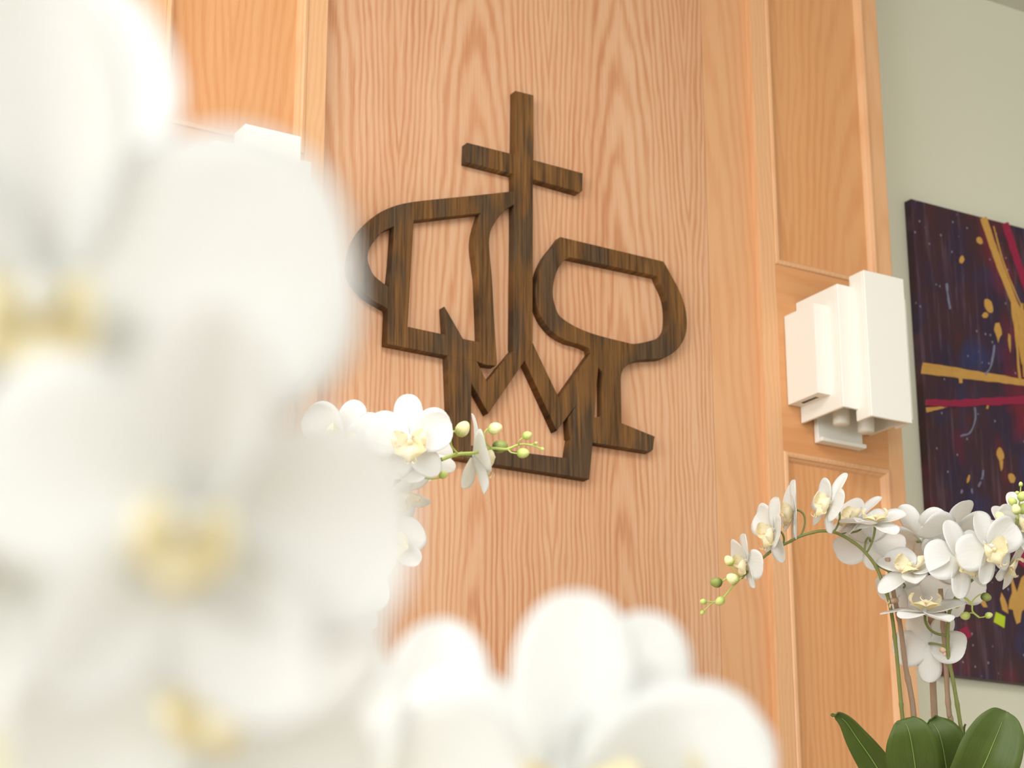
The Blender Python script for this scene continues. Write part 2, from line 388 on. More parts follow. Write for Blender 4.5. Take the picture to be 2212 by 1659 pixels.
# ------------------------------------------------------------------ wall sconces
def sconce(cx, label):
    t = tag(empty('wall_sconce', (cx, YF, 1.97)), label, 'wall light', 'stepped white sconces on the oak pilasters')
    w = .006; yb = YF - .0005
    def shell(name, hw, yf, z0, z1, gap=None, bottom=False):
        bm = bmesh.new()
        if gap is None:
            add_box(bm, cx - hw, cx + hw, yf, yf + w, z0, z1)
            add_box(bm, cx - hw, cx - hw + w, yf + w - .0005, 2.627, z0, z1); add_box(bm, cx + hw - w, cx + hw, yf + w - .0005, 2.627, z0, z1)
            o = bm_obj(name, bm, M_SCONCE, t)
            m = o.modifiers.new('bevel', 'BEVEL'); m.width = .0018; m.segments = 3; m.limit_method = 'ANGLE'
            return
        for s in (-1, 1):
            bm = bmesh.new()
            a, b = sorted((cx + s * gap, cx + s * hw)); add_box(bm, a, b, yf, yf + w, z0, z1)
            a, b = sorted((cx + s * hw, cx + s * (hw - w))); add_box(bm, a, b, yf + w - .0005, yb, z0, z1)
            if bottom:
                a, b = sorted((cx + s * gap, cx + s * (hw - w + .0005)))
                m1, m2 = a + (b - a) * .30, a + (b - a) * .70
                y1, y2 = yf + .022, yb - .018
                for q in ((a, m1, yf, yb), (m2, b, yf, yb), (m1, m2, yf, y1), (m1, m2, y2, yb)): add_box(bm, q[0], q[1], max(q[2], yf + w - .0005), q[3], z0 + .0003, z0 + .0018)
                add_box(bm, a, b, yf + w - .0005, yb, z1 - .006, z1 - .0005)
            o = bm_obj(name, bm, M_SCONCE, t)
            m = o.modifiers.new('bevel', 'BEVEL'); m.width = .0016; m.segments = 2; m.limit_method = 'ANGLE'
    shell('front_shell', .045, 2.587, 1.838, 2.101)
    shell('side_shell', .0775, 2.620, 1.858, 2.080, .0445)
    shell('outer_shell', .1045, 2.652, 1.887, 2.050, .077, True)
    bm = bmesh.new(); add_box(bm, cx - .050, cx + .050, YF - .012, yb, 1.826, 2.04); add_box(bm, cx - .050, cx + .050, YF - .022, YF - .011, 1.826, 1.834)
    o = bm_obj('back_plate', bm, M_SCONCE, t); m = o.modifiers.new('bevel', 'BEVEL'); m.width = .002; m.segments = 2; m.limit_method = 'ANGLE'
    for dx, dz in ((-.029, .008), (.026, .002)):
        lathe('lamp_tube', [(.001, 1.842 + dz), (.013, 1.842 + dz), (.0145, 1.845 + dz), (.0145, 1.99), (.012, 1.995)], M_SCONCE, t, (cx + dx, YF - .05, 0), 24)
sconce(x_l - .305 / 2, 'white ceramic stepped wall sconce on left oak pilaster, mostly hidden behind blurred white petals')
sconce(x_r + .305 / 2, 'white ceramic stepped wall sconce on right oak pilaster above the orchid spray')

# ------------------------------------------------------------------ painting
def canvas_mat():
    m = NT('dark_purple_canvas'); co = m.coord('Object'); x, y, z = m.xyz(co)[:3]
    big = m.noise(m.comb(m.math('MULTIPLY', x, 1.6), 0.0, z), 5.5, 3, .6)
    c = m.ramp(big, [(.34, srgb(44, 32, 58)), (.46, srgb(58, 34, 50)), (.56, srgb(62, 36, 42)), (.68, srgb(90, 34, 46))])
    hue = m.noise(m.comb(x, 4.0, m.math('MULTIPLY', z, .7)), 9, 2, .5)
    c = m.mix(m.math('MULTIPLY', m.math('SUBTRACT', hue, .54), 5, clamp=True), c, srgb(44, 50, 92))
    hue2 = m.noise(m.comb(x, 8.0, m.math('MULTIPLY', z, .7)), 8, 2, .5)
    c = m.mix(m.math('MULTIPLY', m.math('SUBTRACT', hue2, .58), 5, clamp=True), c, srgb(124, 26, 46))
    drip = m.noise(m.comb(x, 1.0, m.math('MULTIPLY', z, .06)), 70, 3, .65)
    c = m.mix(m.math('MULTIPLY', m.math('SUBTRACT', drip, .54), 2.6, clamp=True), c, srgb(120, 96, 112))
    c = m.mix(m.math('MULTIPLY', m.math('SUBTRACT', .42, drip), 2.5, clamp=True), c, srgb(30, 20, 28))
    vor = m.node('ShaderNodeTexVoronoi'); m.put(m.mapping(co, (1, 1, .7)), vor.inputs['Vector']); vor.inputs['Scale'].default_value = 62
    gate = m.math('GREATER_THAN', m.noise(co, 9, 2), .5)
    speck = m.math('MULTIPLY', m.math('LESS_THAN', vor.outputs['Distance'], .10), gate)
    c = m.mix(m.math('MULTIPLY', speck, .6), c, srgb(176, 178, 190))
    m.base(c, .45, .35); m.bump(drip, .3, .0008); return m.m
pt = tag(empty('abstract_painting', (3.05, YW, 1.93)), 'dark purple abstract canvas with gold and crimson strokes on the sage wall', 'painting')
YC = 2.820
box('canvas', (2.586, 3.51, YC, YW - .0005, 1.467, 2.390), canvas_mat(), pt, .002)
M_GOLD = simple('ochre_paint', srgb(206, 156, 78), .45, .4, 70, .25, .6)
M_CRIM = simple('crimson_paint', srgb(150, 26, 66), .45, .4, 60, .2, .5)
M_LIME = simple('lime_paint', srgb(186, 204, 44), .5, .3, 60, .08)
M_GREY = simple('pale_grey_paint', srgb(128, 128, 150), .5, .3, 90, .3, .4)
def stroke(pts, mat, name='paint_stroke'):
    """closed outline in pixels measured on the canvas"""
    y0, y1 = YC - .0008 - random.random() * .0008, YC + .0002
    n = len(pts); P = [on_plane(a, b, YC) for a, b in pts]
    cx = sum(p.x for p in P) / n; cz = sum(p.z for p in P) / n
    vs = [(p.x, y1, p.z) for p in P] + [(p.x + (cx - p.x) * .02, y0, p.z + (cz - p.z) * .02) for p in P]
    fs = [tuple(range(n, 2 * n))] + [(k, (k + 1) % n, n + (k + 1) % n, n + k) for k in range(n)]
    o = pymesh(name, vs, fs, mat, pt)
    bm = bmesh.new(); bm.from_mesh(o.data); bmesh.ops.recalc_face_normals(bm, faces=bm.faces[:]); bm.to_mesh(o.data); bm.free()
def band(line, wid, mat, rough=1.5, sub=5):
    L = catmull([Vector((a, b, 0)) for a, b in line], sub); n = len(L); lo, hi = [], []
    for i, p in enumerate(L):
        t = (L[min(i + 1, n - 1)] - L[max(i - 1, 0)]).normalized(); q = Vector((-t.y, t.x, 0)); w = wid(i / (n - 1)) / 2 if callable(wid) else wid / 2
        hi.append(p + q * (w + random.uniform(-rough, rough) * .5)); lo.append(p - q * (w + random.uniform(-rough, rough) * .5))
    stroke([(p.x, p.y) for p in hi] + [(p.x, p.y) for p in reversed(lo)], mat)
def blob(cx, cy, rx, ry, mat, lean=0, n=12):
    stroke([(cx + rx * math.cos(a) * random.uniform(.85, 1.1) + lean * math.sin(a), cy + ry * math.sin(a) * random.uniform(.9, 1.08)) for a in [2 * math.pi * k / n for k in range(n)]], mat)
band([(2124, 470), (2140, 520), (2160, 575), (2185, 640), (2212, 700), (2240, 770)], lambda t: 15 - 3 * t, M_GOLD)
band([(2146, 488), (2165, 560), (2190, 625), (2215, 680)], 2.2, M_GOLD, 1)
band([(2170, 482), (2185, 525), (2203, 580), (2235, 660), (2290, 760)], lambda t: 15, M_CRIM)
band([(1991, 795), (2050, 803), (2110, 812), (2170, 820), (2212, 827), (2290, 838)], lambda t: 26 - 12 * min(1, t * 1.3), M_GOLD)
band([(1993, 787), (2030, 793), (2070, 800)], 5, M_GOLD, 2)
band([(1999, 869), (2050, 872), (2110, 869), (2170, 866), (2212, 864), (2290, 862)], lambda t: 14 + 5 * t, M_CRIM, 3)
band([(2000, 886), (2020, 883), (2046, 878)], lambda t: 11 - 8 * t, M_GOLD, 1)
band([(2074, 815), (2075, 828)], 7, M_GOLD, 1)
band([(2137, 862), (2132, 883)], 4, M_GOLD, 1)
for k in range(16):
    x0 = 2186 + k * 3.2; band([(x0, 655 + 14 * (k % 3)), (x0 + 9, 730), (x0 + 17 + (k % 3) * 3, 800 + random.uniform(-30, 22))], 5.5, M_GOLD, 2.5, 3)
for b in ((2116, 520, 6.5, 8, 2), (2077, 561, 5.5, 8.5, -1), (2135, 661, 9.5, 16, 4), (2128, 681, 6.5, 6.5, 0), (2160, 982, 8, 15, 2), (2185, 1033, 7.5, 11, 2), (2091, 1035, 2.6, 9, -2), (2186, 1068, 3, 3, 0)): blob(b[0], b[1], b[2], b[3], M_GOLD, b[4])
stroke([(2150, 698), (2158, 697), (2163, 712), (2164, 722), (2159, 730), (2156, 741), (2153, 728), (2147, 712)], M_GOLD)
stroke([(2178, 720), (2182, 724), (2183, 745), (2182, 762), (2179, 748), (2177, 735)], M_GOLD)
stroke([(2158, 995), (2166, 996), (2165, 1012), (2162, 1018), (2160, 1008)], M_GOLD)
stroke([(2182, 1236), (2190, 1262), (2196, 1280), (2206, 1248), (2215, 1240), (2260, 1230), (2260, 1320), (2212, 1316), (2206, 1322), (2203, 1345), (2196, 1349), (2190, 1330), (2188, 1318), (2178, 1316), (2180, 1296), (2186, 1280)], M_GOLD)
stroke([(2163, 1280), (2170, 1293), (2175, 1306), (2178, 1326), (2172, 1323), (2165, 1318), (2160, 1295)], M_GOLD)
stroke([(2118, 1290), (2128, 1300), (2133, 1312), (2124, 1312), (2119, 1304)], M_GOLD)
stroke([(2201, 1178), (2214, 1190), (2240, 1210), (2226, 1240), (2200, 1216), (2187, 1201)], M_CRIM)
stroke([(2087, 1351), (2099, 1374), (2085, 1384), (2070, 1362)], M_CRIM)
stroke([(2151, 1322), (2171, 1332), (2169, 1357), (2146, 1344)], M_LIME)
for line in ([(2123, 1016), (2122, 1028), (2119, 1036)], [(2118, 1040), (2113, 1052)], [(2078, 1058), (2076, 1066)], [(2098, 1056), (2100, 1066)], [(2044, 612), (2047, 640), (2052, 668)], [(2105, 880), (2106, 905), (2095, 935), (2074, 942)], [(2148, 745), (2140, 790), (2128, 810)]):
    band(line, 3.6, M_GREY, 1.5, 3)

# ------------------------------------------------------------------ orchid parts (unit meshes, base at origin, length along +Y, face +Z)
def petal_mesh(name, width, a, b, cup, curl, seed, ruff=.02, nu=8, nv=15, th=.006):
    rnd = random.Random(seed); vs, fs, uvs = [], [], []
    peak = (a / (a + b)) ** a * (b / (a + b)) ** b
    ph = rnd.uniform(0, 6)
    for j in range(nv + 1):
        t = (1 - math.cos(math.pi * j / nv)) / 2; tt = .015 + .985 * t
        hw = width / 2 * ((tt ** a) * ((1 - tt + 1e-6) ** b) / peak); hw = max(hw, .02 if j == 0 else .0)
        for i in range(nu + 1):
            s = i / nu * 2 - 1
            x = s * hw
            yy = t * (1 + 0.0 * s)
            z = cup * (s * s) * hw + curl * t * t + ruff * math.sin(3.2 * t * 2 + s * 2.5 + ph) * abs(s) - .035 * math.exp(-(s * 5) ** 2) * (1 - t)
            vs.append((x, yy, z)); uvs.append((i / nu, t))
    for j in range(nv):
        for i in range(nu):
            q = j * (nu + 1) + i; fs.append((q, q + 1, q + nu + 2, q + nu + 1))
    me = bpy.data.meshes.new(name); me.from_pydata(vs, [], fs)
    uvl = me.uv_layers.new(name='UVMap')
    for lp in me.loops: uvl.data[lp.index].uv = uvs[lp.vertex_index]
    bm = bmesh.new(); bm.from_mesh(me)
    bmesh.ops.solidify(bm, geom=bm.faces[:], thickness=th)
    bmesh.ops.remove_doubles(bm, verts=bm.verts[:], dist=1e-5)
    bm.to_mesh(me); bm.free()
    for p in me.polygons: p.use_smooth = True
    me.materials.append(M_PETAL)
    return me
PETALS = [petal_mesh('petal', 1.02, .52, .36, c, k, s) for c, k, s in ((.10, -.10, 1), (.22, .02, 2), (.02, -.16, 3), (.16, .10, 4))]
SEPALS = [petal_mesh('sepal', .62, .62, .46, c, k, s, .012) for c, k, s in ((.25, -.12, 5), (.40, .06, 6), (.12, -.2, 7))]

def grid_surface(fn, nu, nv):
    vs, fs = [], []
    for j in range(nv + 1):
        for i in range(nu + 1): vs.append(fn(i / nu, j / nv))
    for j in range(nv):
        for i in range(nu):
            q = j * (nu + 1) + i; fs.append((q, q + 1, q + nu + 2, q + nu + 1))
    return vs, fs
def merge(parts):
    V, Fc = [], []
    for vs, fs in parts:
        o = len(V); V += [tuple(p) for p in vs]; Fc += [tuple(i + o for i in f_) for f_ in fs]
    return V, Fc
def ellipsoid(c, r, nu=12, nv=8):
    def fn(u, v_):
        th = 2 * math.pi * u; ph = math.pi * v_
        return (c[0] + r[0] * math.sin(ph) * math.cos(th), c[1] + r[1] * math.sin(ph) * math.sin(th), c[2] + r[2] * math.cos(ph))
    return grid_surface(fn, nu, nv)
def lip_mesh():
    parts = []
    for s in (-1, 1):          # two erect side lobes, cupped toward each other
        def fn(u, v_, s=s):
            a = (u - .5) * 2; w = math.sin(math.pi * min(1, .12 + v_ * .88)) ** .6
            y = -.03 + a * .19 * w + .05 * v_; z = .04 + v_ * .28
            x = s * (.05 + .24 * math.sin(v_ * 2.3) - .05 * a * a)
            return (x, y, z)
        parts.append(grid_surface(fn, 8, 8))
    def tongue(u, v_):         # mid lobe: an arrow-like tongue curving out and down
        a = (u - .5) * 2; w = .07 + .19 * math.exp(-((v_ - .45) / .22) ** 2) + .02 * v_
        if v_ > .8: w *= (1.02 - v_) / .22
        return (a * w, -.02 - .34 * v_, .10 + .16 * math.sin(v_ * 2.2) - .08 * abs(a))
    parts.append(grid_surface(tongue, 6, 12))
    for s in (-1, 1):          # tendrils at the tongue's tip
        pts = catmull([Vector((0, -.33, .20)), Vector((s * .05, -.38, .25)), Vector((s * .10, -.35, .30)), Vector((s * .08, -.29, .32))], 4)
        parts.append(tube_data(pts, lambda t: .014 * (1 - .7 * t), 5))
    parts.append(ellipsoid((0, -.03, .14), (.05, .05, .06)))
    V, Fc = merge(parts)
    me = bpy.data.meshes.new('lip'); me.from_pydata(V, [], Fc)
    for p in me.polygons: p.use_smooth = True
    me.materials.append(M_LIP); return me
LIP = lip_mesh()
def column_mesh():
    V, Fc = merge([ellipsoid((0, .03, .10), (.055, .07, .15), 12, 8), ellipsoid((0, .0, -.02), (.06, .06, .06), 10, 6)])
    me = bpy.data.meshes.new('flower'); me.from_pydata(V, [], Fc)
    for p in me.polygons: p.use_smooth = True
    me.materials.append(M_PETAL); return me
COLUMN = column_mesh()
def bud_mesh(mat, k=1.0):
    def fn(u, v_):
        th = 2 * math.pi * u; ph = math.pi * v_; r = math.sin(ph) * (1 + .12 * math.cos(ph)) * (1 + .05 * math.cos(3 * th))
        return (r * math.cos(th), r * math.sin(th), -math.cos(ph) * 1.25 * k)
    vs, fs = grid_surface(fn, 15, 10); me = bpy.data.meshes.new('bud'); me.from_pydata(vs, [], fs)
    for p in me.polygons: p.use_smooth = True
    me.materials.append(mat); return me
BUD = {'c': bud_mesh(M_BUD), 'g': bud_mesh(M_BUD_G), 'd': bud_mesh(M_BUD_D)}

def frame(n, up):
    n = n.normalized(); y = (up - up.dot(n) * n).normalized(); x = y.cross(n)
    return Matrix(((x.x, y.x, n.x), (x.y, y.y, n.y), (x.z, y.z, n.z)))
def child(name, me, parent, mat3=None, loc=(0, 0, 0), scale=1.0):
    o = bpy.data.objects.new(name, me); C.objects.link(o); o.parent = parent
    m = (mat3.to_4x4() if mat3 is not None else Matrix())
    s = scale if isinstance(scale, tuple) else (scale,) * 3
    o.matrix_local = Matrix.Translation(loc) @ m @ Matrix.Diagonal((*s, 1))
    return o
def flower(plant, px, py, d, rpx, n, up, seed=0, stem=None, lean=0.0, open_=1.0, lip=True, lipk=1.35, pw=1.0):
    """px,py,d: flower heart; rpx: radius in pixels; n: facing and up given as (right, up, toward camera)"""
    rnd = random.Random(seed * 31 + 5); r = rpx * d / F; c = at(px, py, d)
    N, U = camvec(*n), camvec(*up)
    m3 = frame(N, U)
    f_ = bpy.data.objects.new('flower', COLUMN); C.objects.link(f_); f_.parent = plant
    f_.matrix_local = Matrix.Translation(c - plant.location) @ m3.to_4x4() @ Matrix.Diagonal((r, r, r, 1))
    def add(name, me, ang, tilt, sc, z, roll=0):
        R = Matrix.Rotation(math.radians(ang), 3, 'Z') @ Matrix.Rotation(math.radians(tilt), 3, 'X') @ Matrix.Rotation(math.radians(roll), 3, 'Y')
        child(name, me, f_, R, R @ Vector((0, .03, 0)) + Vector((0, 0, z)), sc)
    j = lambda a: rnd.uniform(-a, a)
    t0 = (1 - open_) * 45
    add('sepal', rnd.choice(SEPALS), j(5), t0 + 4 + j(8), (1.05, .98, 1), -.03)
    for s in (-1, 1):
        add('petal', rnd.choice(PETALS), s * (78 + j(6)), t0 + 6 + j(9), ((1 + j(.05)) * pw, .97 + j(.05), 1), .015 + .01 * s, s * (8 + j(10)))
        add('sepal', rnd.choice(SEPALS), s * (146 + j(6)), t0 + 4 + j(10), (1, .95 + j(.05), 1), -.03, j(12))
    if lip: child('lip', LIP, f_, None, (0, -.03, .02), lipk)
    if stem is not None:
        a = at(*stem); b = c - N * r * .08; L_ = (b - a).length
        q1 = a + (Vector((0, 0, .25)) - N * .25) * L_; q2 = b - N * L_ * .45 - Vector((0, 0, .08)) * L_
        bz = [a * (1 - t) ** 3 + q1 * 3 * t * (1 - t) ** 2 + q2 * 3 * t * t * (1 - t) + b * t ** 3 for t in [k / 12 for k in range(13)]]
        tube('flower_stalk', bz, lambda t: (.0013 + .0003 * t) * (r / .045), M_STEM, plant, 6)
def bud(plant, px, py, d, rpx, kind='c', dirv=(0, 1, 0), from_=None, light=True):
    r = rpx * d / F; c = at(px, py, d)
    o = bpy.data.objects.new('bud', BUD[kind]); C.objects.link(o); o.parent = plant
    D = camvec(*dirv); m3 = frame(D, camvec(.3, .2, 1)); o.matrix_local = Matrix.Translation(c - plant.location) @ m3.to_4x4() @ Matrix.Diagonal((r, r, r, 1))
    if from_:
        pts = [at(*q) for q in from_] + [c - D * r * 1.0]
        tube('bud_stalk', catmull(pts, 6), max(.0008, r * .16), M_STEM_LIGHT if light else M_STEM, plant, 6)
def stem_tube(plant, pts, r0, r1, mat, name='stem', nodes=True):
    P = catmull([at(*p) for p in pts], 8); n = len(P)
    def rad(t):
        r = r0 + (r1 - r0) * t
        k = (t * n / 14.0) % 1.0
        return r * (1.0 + (.28 * math.exp(-((k - .5) / .05) ** 2) if nodes else 0))
    return tube(name, P, rad, mat, plant, 8)
def leaf(plant, pts, wid, side, fold=.25, rib=True):
    """pts: centre line (px,py,d); wid: widths in px along it; side: direction of the right edge in camera terms"""
    P = catmull([at(*p) for p in pts], 7); e_ = P[-2] - P[-1]; P = P[:-1] + [P[-1] + e_ * k for k in (.6, .35, .15, .05, 0)]; n = len(P); nu = 8; vs, fs, uvs = [], [], []
    Sd = camvec(*side); ribs = []
    cum = [0.0]
    for i in range(1, n): cum.append(cum[-1] + (P[i] - P[i - 1]).length)
    for i, p in enumerate(P):
        t = cum[i] / cum[-1]; T_ = (P[min(i + 1, n - 1)] - P[max(i - 1, 0)]).normalized()
        a = (Sd - Sd.dot(T_) * T_).normalized(); nn = a.cross(T_)
        if nn.dot(FWD) > 0: nn = -nn
        if callable(wid): w = wid(t)
        else:
            x = t * (len(wid) - 1); k = min(int(x), len(wid) - 2); w = wid[k] + (wid[k + 1] - wid[k]) * (x - k)
        w *= pts[0][2] / F / 2
        for j in range(nu + 1):
            s = j / nu * 2 - 1
            vs.append(p + a * s * w + nn * fold * w * (abs(s) ** 1.3)); uvs.append((j / nu, t))
        ribs.append(p + nn * .0012)
    for i in range(n - 1):
        for j in range(nu):
            q = i * (nu + 1) + j; fs.append((q, q + 1, q + nu + 2, q + nu + 1))
    me = bpy.data.meshes.new('leaf'); me.from_pydata([tuple(q - plant.location) for q in vs], [], fs)
    uvl = me.uv_layers.new(name='UVMap')
    for lp in me.loops: uvl.data[lp.index].uv = uvs[lp.vertex_index]
    bm = bmesh.new(); bm.from_mesh(me); bmesh.ops.solidify(bm, geom=bm.faces[:], thickness=.0014); bm.to_mesh(me); bm.free()
    for p in me.polygons: p.use_smooth = True
    me.materials.append(M_LEAF)
    o = bpy.data.objects.new('leaf', me); C.objects.link(o); o.parent = plant
    if rib:
        k0, k1 = int(n * .05), int(n * .70); rr = ribs[k0:k1]
        vs, fs = tube_data([q - plant.location for q in rr], lambda t: .0012 * (1 - .75 * t), 5)
        pymesh('midrib', vs, fs, M_MIDRIB, None, True).parent = o
def oval(w0, w1, tm=.62):
    return lambda t: (w0 + (w1 - w0) * math.sin(math.pi / 2 * min(1, t / tm)) if t < tm else w1 * math.sqrt(max(0, 1 - ((t - tm) / (1 - tm)) ** 2.2)) + .5)
def plant_root(base, label, cat='orchid', group=None):
    return tag(empty('potted_orchid', base), label, cat, group)
def pot(plant, base, r=.06, h=.12):
    x, y, z = base
    lathe('pot', [(r * .75, z), (r * .8, z + .004), (r, z + h), (r * .93, z + h), (r * .9, z + h - .02)], M_POT, plant, (x, y, 0))
    lathe('moss', [(r * .9, z + h - .03), (r * .9, z + h - .015), (r * .5, z + h - .008), (.002, z + h - .005)], M_SOIL, plant, (x, y, 0), 20)
def stand(x, y, z, label, r=.14):
    t = tag(empty('plant_stand', (x, y, 0)), label, 'stand')
    box('top', (x - r, x + r, y - r, y + r, z - .03, z), M_STAND, t, .003)
    box('column', (x - r * .75, x + r * .75, y - r * .75, y + r * .75, .06, z - .03), M_STAND, t, .003)
    box('base', (x - r, x + r, y - r, y + r, 0, .06), M_STAND, t, .003)

# ------------------------------------------------------------------ right orchid (in focus)
D = 2.9
b = at(2010, 1800, D); base = (b.x, b.y, b.z - .12)
R1 = plant_root(base, 'potted white orchid with two staked stems and green leaves beside the purple painting')
pot(R1, base, .065, .12)
stand(b.x, b.y, base[2], 'square plant stand below the right orchid pot')
def far_bottom(px, dx=0): return (px + dx, 1815, D)
stem_tube(R1, [(1985, 1815, D), (1962, 1650, D), (1950, 1555, D), (1944.7, 1500, D), (1936, 1405, D), (1927, 1332, D), (1917, 1286, D), (1904, 1251, D), (1889.7, 1219.6, D), (1861, 1185, D), (1829, 1162, D), (1800, 1149, D), (1776, 1147, D), (1757, 1150, D), (1729, 1158.5, D), (1703, 1171.5, D), (1671, 1187, D), (1647, 1206, D), (1620, 1230, D - .005), (1601.5, 1249.6, D - .01)], .0030, .0017, M_STEM)
stem_tube(R1, [(1603, 1247, D - .01), (1582, 1267, D - .01), (1562.5, 1290, D - .01), (1541, 1301, D - .01), (1528, 1312, D - .01), (1517, 1322, D - .01)], .0013, .0007, M_STEM_LIGHT, nodes=False)
stem_tube(R1, [(2100, 1815, D), (2085, 1650, D), (2075.8, 1573, D), (2063, 1494, D), (2054.6, 1448, D), (2048.8, 1419, D), (2047.4, 1378, D), (2048.8, 1338, D), (2054.6, 1309, D), (2072, 1280, D), (2092, 1260, D), (2112.5, 1243, D), (2138.5, 1225, D), (2176, 1193.6, D), (2190.6, 1159, D), (2198, 1121, D)], .0030, .0018, M_STEM)
stem_tube(R1, [(2197, 1123, D), (2201, 1095, D), (2203.6, 1072, D), (2205, 1050, D)], .0014, .0008, M_STEM_LIGHT, nodes=False)
stem_tube(R1, [(1995, 1815, D + .02), (1975, 1562, D + .02), (1967.8, 1500, D + .02), (1956, 1439.6, D + .02), (1944.7, 1352.8, D + .02), (1930, 1280, D + .01), (1917, 1205, D + .01)], .0044, .0030, M_STAKE, 'stake')
stem_tube(R1, [(2028, 1815, D + .05), (2019, 1560, D + .05), (2015.6, 1483, D + .05), (2011, 1338, D + .05), (2008, 1300, D + .05)], .0048, .0046, M_STAKE, 'stake')
stem_tube(R1, [(2075, 1815, D + .015), (2056, 1575, D + .015), (2050.8, 1544, D + .015), (2046, 1489, D + .015), (2040, 1381.7, D + .012), (2031.5, 1272, D + .012)], .0040, .0034, M_STAKE, 'stake')
for (px, py) in ((1926, 1299), (2043.6, 1403.5)):
    a = at(px - 10, py, D); c_ = at(px + 11, py - 2, D + .012)
    vs, fs = tube_data([a, (a + c_) / 2, c_], lambda t: .0042, 8); pymesh('clip', vs, fs, M_CLIP, R1, True)
    tube('clip_tail', [at(px - 2, py + 6, D - .003), at(px - 4, py + 14, D - .003)], .0015, M_CLIP, R1, 6)
FL = [  # px, py, depth, radius px, facing, up, stalk start
    (1614, 1212, D - .01, 64, (-.93, -.22, .2), (-.25, 1, .35), (1640, 1212, D)),
    (1672, 1146, D - .01, 74, (-.86, -.12, .36), (-.05, 1, .25), (1690, 1178, D)),
    (1716, 1102, D + .01, 66, (-.95, -.05, .12), (-.08, 1, .2), (1727, 1159, D)),
    (1795, 1088, D - .01, 72, (-.90, .28, .30), (.32, 1, .15), (1800, 1149, D)),
    (1853, 1122, D + .03, 72, (-.65, .65, .25), (.75, .7, -.2), (1815, 1155, D)),
    (1890, 1130, D - .01, 74, (-.05, .95, .20), (.1, .3, -.9), (1871, 1196, D)),
    (1880, 1172, D + .05, 76, (.15, -.6, -.75), (.1, -.9, .4), (1868, 1193, D)),
    (1972, 1232, D - .02, 86, (-.25, .84, .36), (.55, .5, -.6), (1890, 1219, D)),
    (1998, 1322, D - .03, 92, (.0, .99, .08), (.15, .1, -1), (2046, 1372, D)),
    (2008, 1392, D + .02, 82, (.25, -.35, -.85), (.0, -1, .2), (2046, 1404, D)),
    (2074, 1208, D - .04, 86, (.45, .25, .80), (-.25, 1, 0), (2076, 1278, D)),
    (2135, 1182, D - .06, 80, (.42, .08, .85), (-.35, .95, 0), (2138, 1225, D)),
    (2062, 1146, D + .03, 84, (-.3, .55, -.70), (.1, .9, .3), (2062, 1200, D + .02)),
    (1990, 1165, D + .05, 84, (.5, .3, -.6), (-.6, .8, 0), (1983, 1170, D + .03)),
    (2178, 1145, D + .03, 72, (.25, .75, .35), (-.8, .35, 0), (2190, 1160, D)),
    (2212, 1128, D + .02, 72, (.3, .3, .85), (-.2, 1, 0), (2198, 1121, D)),
    (2182, 1218, D + .02, 60, (.6, -.3, .5), (.9, -.3, 0), (2180, 1190, D)),
    (2062, 1262, D + .04, 70, (.1, -.2, -.9), (.0, -1, .2), (2080, 1272, D)),
    (1950, 1270, D + .04, 62, (-.2, -.3, -.8), (-.3, -1, .2), (1930, 1262, D)),
]
for i, q in enumerate(FL):
    flower(R1, q[0], q[1], q[2], q[3], q[4], q[5], seed=i + 1, stem=q[6])
bud(R1, 1547, 1258, D - .012, 11, 'd', (-1, .05, .2), [(1590, 1258, D - .01), (1570, 1250, D - .012)])
bud(R1, 1582, 1250, D - .014, 12, 'c', (-.8, .5, .3), [(1592, 1259, D - .01), (1590, 1256, D - .012)])
bud(R1, 1575, 1211, D - .0, 10, 'c', (-.6, .8, 0), [(1600, 1250, D), (1586, 1232, D)])
bud(R1, 1555, 1298, D - .012, 9.5, 'g', (-.7, -.5, .3))
bud(R1, 1519, 1299.5, D - .012, 6.5, 'g', (-1, .02, 0), [(1542, 1301, D - .01), (1532, 1299, D - .012)])
bud(R1, 1517, 1323, D - .01, 5, 'g', (-.6, -.9, 0))
bud(R1, 2160, 1116, D - .02, 10.5, 'c', (-.7, .75, .3), [(2193, 1130, D), (2178, 1133, D - .01)])
bud(R1, 2140, 1152, D - .04, 12.5, 'c', (-.4, .9, .3), [(2178, 1176, D), (2160, 1177, D - .02), (2148, 1168, D - .04)])
bud(R1, 2187, 1083, D - .01, 8.5, 'g', (-.8, .5, .2), [(2200, 1093, D), (2195, 1090, D - .005)])
bud(R1, 2195, 1100, D - .02, 10, 'c', (-.4, .9, .3), [(2199, 1112, D), (2198, 1108, D - .01)])
bud(R1, 2208, 1072, D - .01, 9.5, 'g', (.5, .9, .2))
bud(R1, 2210, 1098, D + .005, 11, 'g', (.5, .8, .2))
bud(R1, 2198, 1064.5, D, 4, 'g', (-.8, .5, 0))
bud(R1, 2205, 1046, D, 4.5, 'g', (0, 1, 0))
stem_tube(R1, [(2060, 1298, D), (2076, 1288, D), (2098, 1303.5, D - .02), (2101, 1321, D - .02), (2115.4, 1334, D - .02)], .0016, .0013, M_STEM_LIGHT, 'bud_stalk', False)
bud(R1, 2130, 1290, D - .02, 9.5, 'd', (1, -.2, .3), [(2098, 1303, D - .02), (2106, 1292, D - .02), (2118, 1284, D - .02)])
bud(R1, 2136, 1329.5, D - .02, 7, 'g', (1, .3, .2), [(2115, 1334, D - .02), (2124, 1333, D - .02)])
bud(R1, 2085, 1330, D - .02, 9, 'g', (-1, -.1, .2), [(2104, 1325, D - .02), (2096, 1324, D - .02)])
bud(R1, 2066, 1303, D + .01, 9.5, 'g', (.1, -1, .2))
